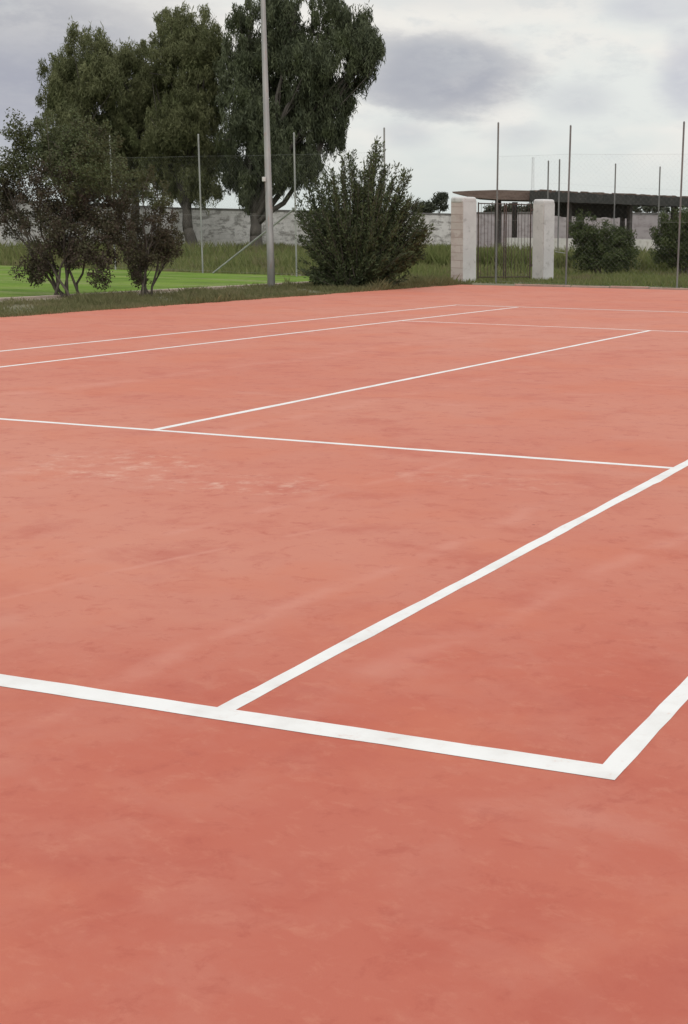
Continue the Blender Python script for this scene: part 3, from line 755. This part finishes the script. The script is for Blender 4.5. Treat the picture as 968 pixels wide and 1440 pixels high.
def fp(px, d, top, h=None):
    x, y, _ = at(px, 400, d / 1.0 * 1.0)[:3]
    q = at(px, 340, d); zt = at(px, top, d)[2]
    return (q[0], q[1], zt, (0, 0))
g1 = at(697, 398, 42.4); 
postsL = [fp(161, 50.3, 194), fp(284, 48.2, 192), fp(416.5, 46.2, 190), fp(541.5, 43.8, 183)]
fl = fence('wire_fence', postsL, 'tall wire fence between the lawn and the rough grass, with the leaning brace', 3.7, M_galv)
mb = MB(); b0 = at(300, 384, 48.0); b1 = at(415, 293, 46.3); mb.tube([b0, b1], .032, 8); mb.build('brace', M_galv, fl)
mb = MB(); b0 = at(414, 293, 46.2); mb.box(tuple(b0), (.12, .10, .05)); mb.build('clamp', M_galv, fl)
postsR = [fp(698, 42.4, 176), fp(797, 40.6, 180), fp(954.5, 39.7, 175), fp(1130, 39.2, 172)]
postsR = [(x, y, z, ln) for (x, y, z, _), ln in zip(postsR, ((.03, .0), (.05, 0), (.03, 0), (0, 0)))]
fr = fence('wire_fence', postsR, 'slender tall fence posts along the far edge of the court in front of the gate', 3.55, M_galv_dark, pitch=.1)
postsF = [fp(769.5, 61.6, 228), fp(785, 60.5, 226), fp(863, 64, 232), fp(925, 66.5, 236), fp(985, 69, 240)]
fence('wire_fence', postsF, 'distant row of thin posts standing in front of the pergola roof', 3.4, M_galv_dark, rp=.032, mesh=False)
# small horizontal stay between right pillar and fence post
mb = MB(); mb.tube([at(781, 354, 44.4), at(795, 356, 40.9)], .012, 6)
mb.build('tie_rod', M_galv, fr)

# ------------------------------------------------------------------ lamp post
q = at(382, 405, 36.7); pole = thing('lamp_post', (q[0], q[1], 0), 'tall tapered grey steel lamp post rising out of view at the verge', 'lamp post')
top = at(370, 0, 36.7) - np.array([q[0], q[1], 0]); k = 9.2 / top[2]
mb = MB(); pts = [(q[0] + top[0] * k * s, q[1] + top[1] * k * s, -.05 + 9.2 * s) for s in np.linspace(0, 1, 8)]
mb.tube(pts, list(np.linspace(.098, .05, 8)), 16); mb.build('shaft', M_pole, pole, smooth=True)
mb = MB(); mb.box((q[0], q[1], -.0), (.34, .34, .05)); mb.build('base_plate', M_galv, pole, bevel=.005)
b0 = at(371.5, 252, 36.6); mb = MB(); mb.box(tuple(b0 + np.array([0, 0, 0])), (.07, .08, .11)); mb.build('junction_box', M_white, pole, bevel=.008)
mb = MB(); mb.tube([b0 + np.array([.02, 0, -.05]), b0 + np.array([.03, 0, -1.2]), b0 + np.array([.05, 0, -2.3])], .008, 5); mb.build('cable', M_rust, pole)
tp = np.array(pts[-1]); mb = MB(); mb.box(tuple(tp + np.array([0, 0, .03])), (1.4, .06, .06)); arm = mb.build('crossarm', M_galv, pole)
for s in (-.5, .5):
    mb = MB(); mb.box(tuple(tp + np.array([s, -.08, -.18])), (.42, .16, .34)); f = mb.build('floodlight', M_galv_dark, pole, bevel=.02)
    mb = MB(); mb.box(tuple(tp + np.array([s, -.165, -.18])), (.36, .012, .28)); mb.build('lens', M_glass, f)

# ------------------------------------------------------------------ far lattice mast
d = 520; q = at(748.5, 320, d); zt = at(748.5, 222, d)[2]
mt = thing('radio_mast', (q[0], q[1], -.1), 'faint thin lattice mast on the horizon above the gate', 'mast')
M_mast = surf('pale_mast', (.42, .42, .43), (.48, .48, .48), .2, rough=.6)
mb = MB(); wv = .55
for sx, sy in ((-1, -1), (1, -1), (1, 1), (-1, 1)): mb.tube([(q[0] + sx * wv, q[1] + sy * wv, -.1), (q[0] + sx * wv * .5, q[1] + sy * wv * .5, zt)], .035, 4)
mb.build('legs', M_mast, mt)
mb = MB(); K = 22
for i in range(K):
    z0 = zt * i / K; z1 = zt * (i + 1) / K; w0 = wv * (1 - .5 * i / K); w1 = wv * (1 - .5 * (i + 1) / K); s = 1 if i % 2 else -1
    mb.tube([(q[0] - s * w0, q[1] - w0, z0), (q[0] + s * w1, q[1] - w1, z1)], .025, 3); mb.tube([(q[0] - w0, q[1] + s * w0, z0), (q[0] - w1, q[1] - s * w1, z1)], .025, 3)
mb.build('lattice', M_mast, mt)
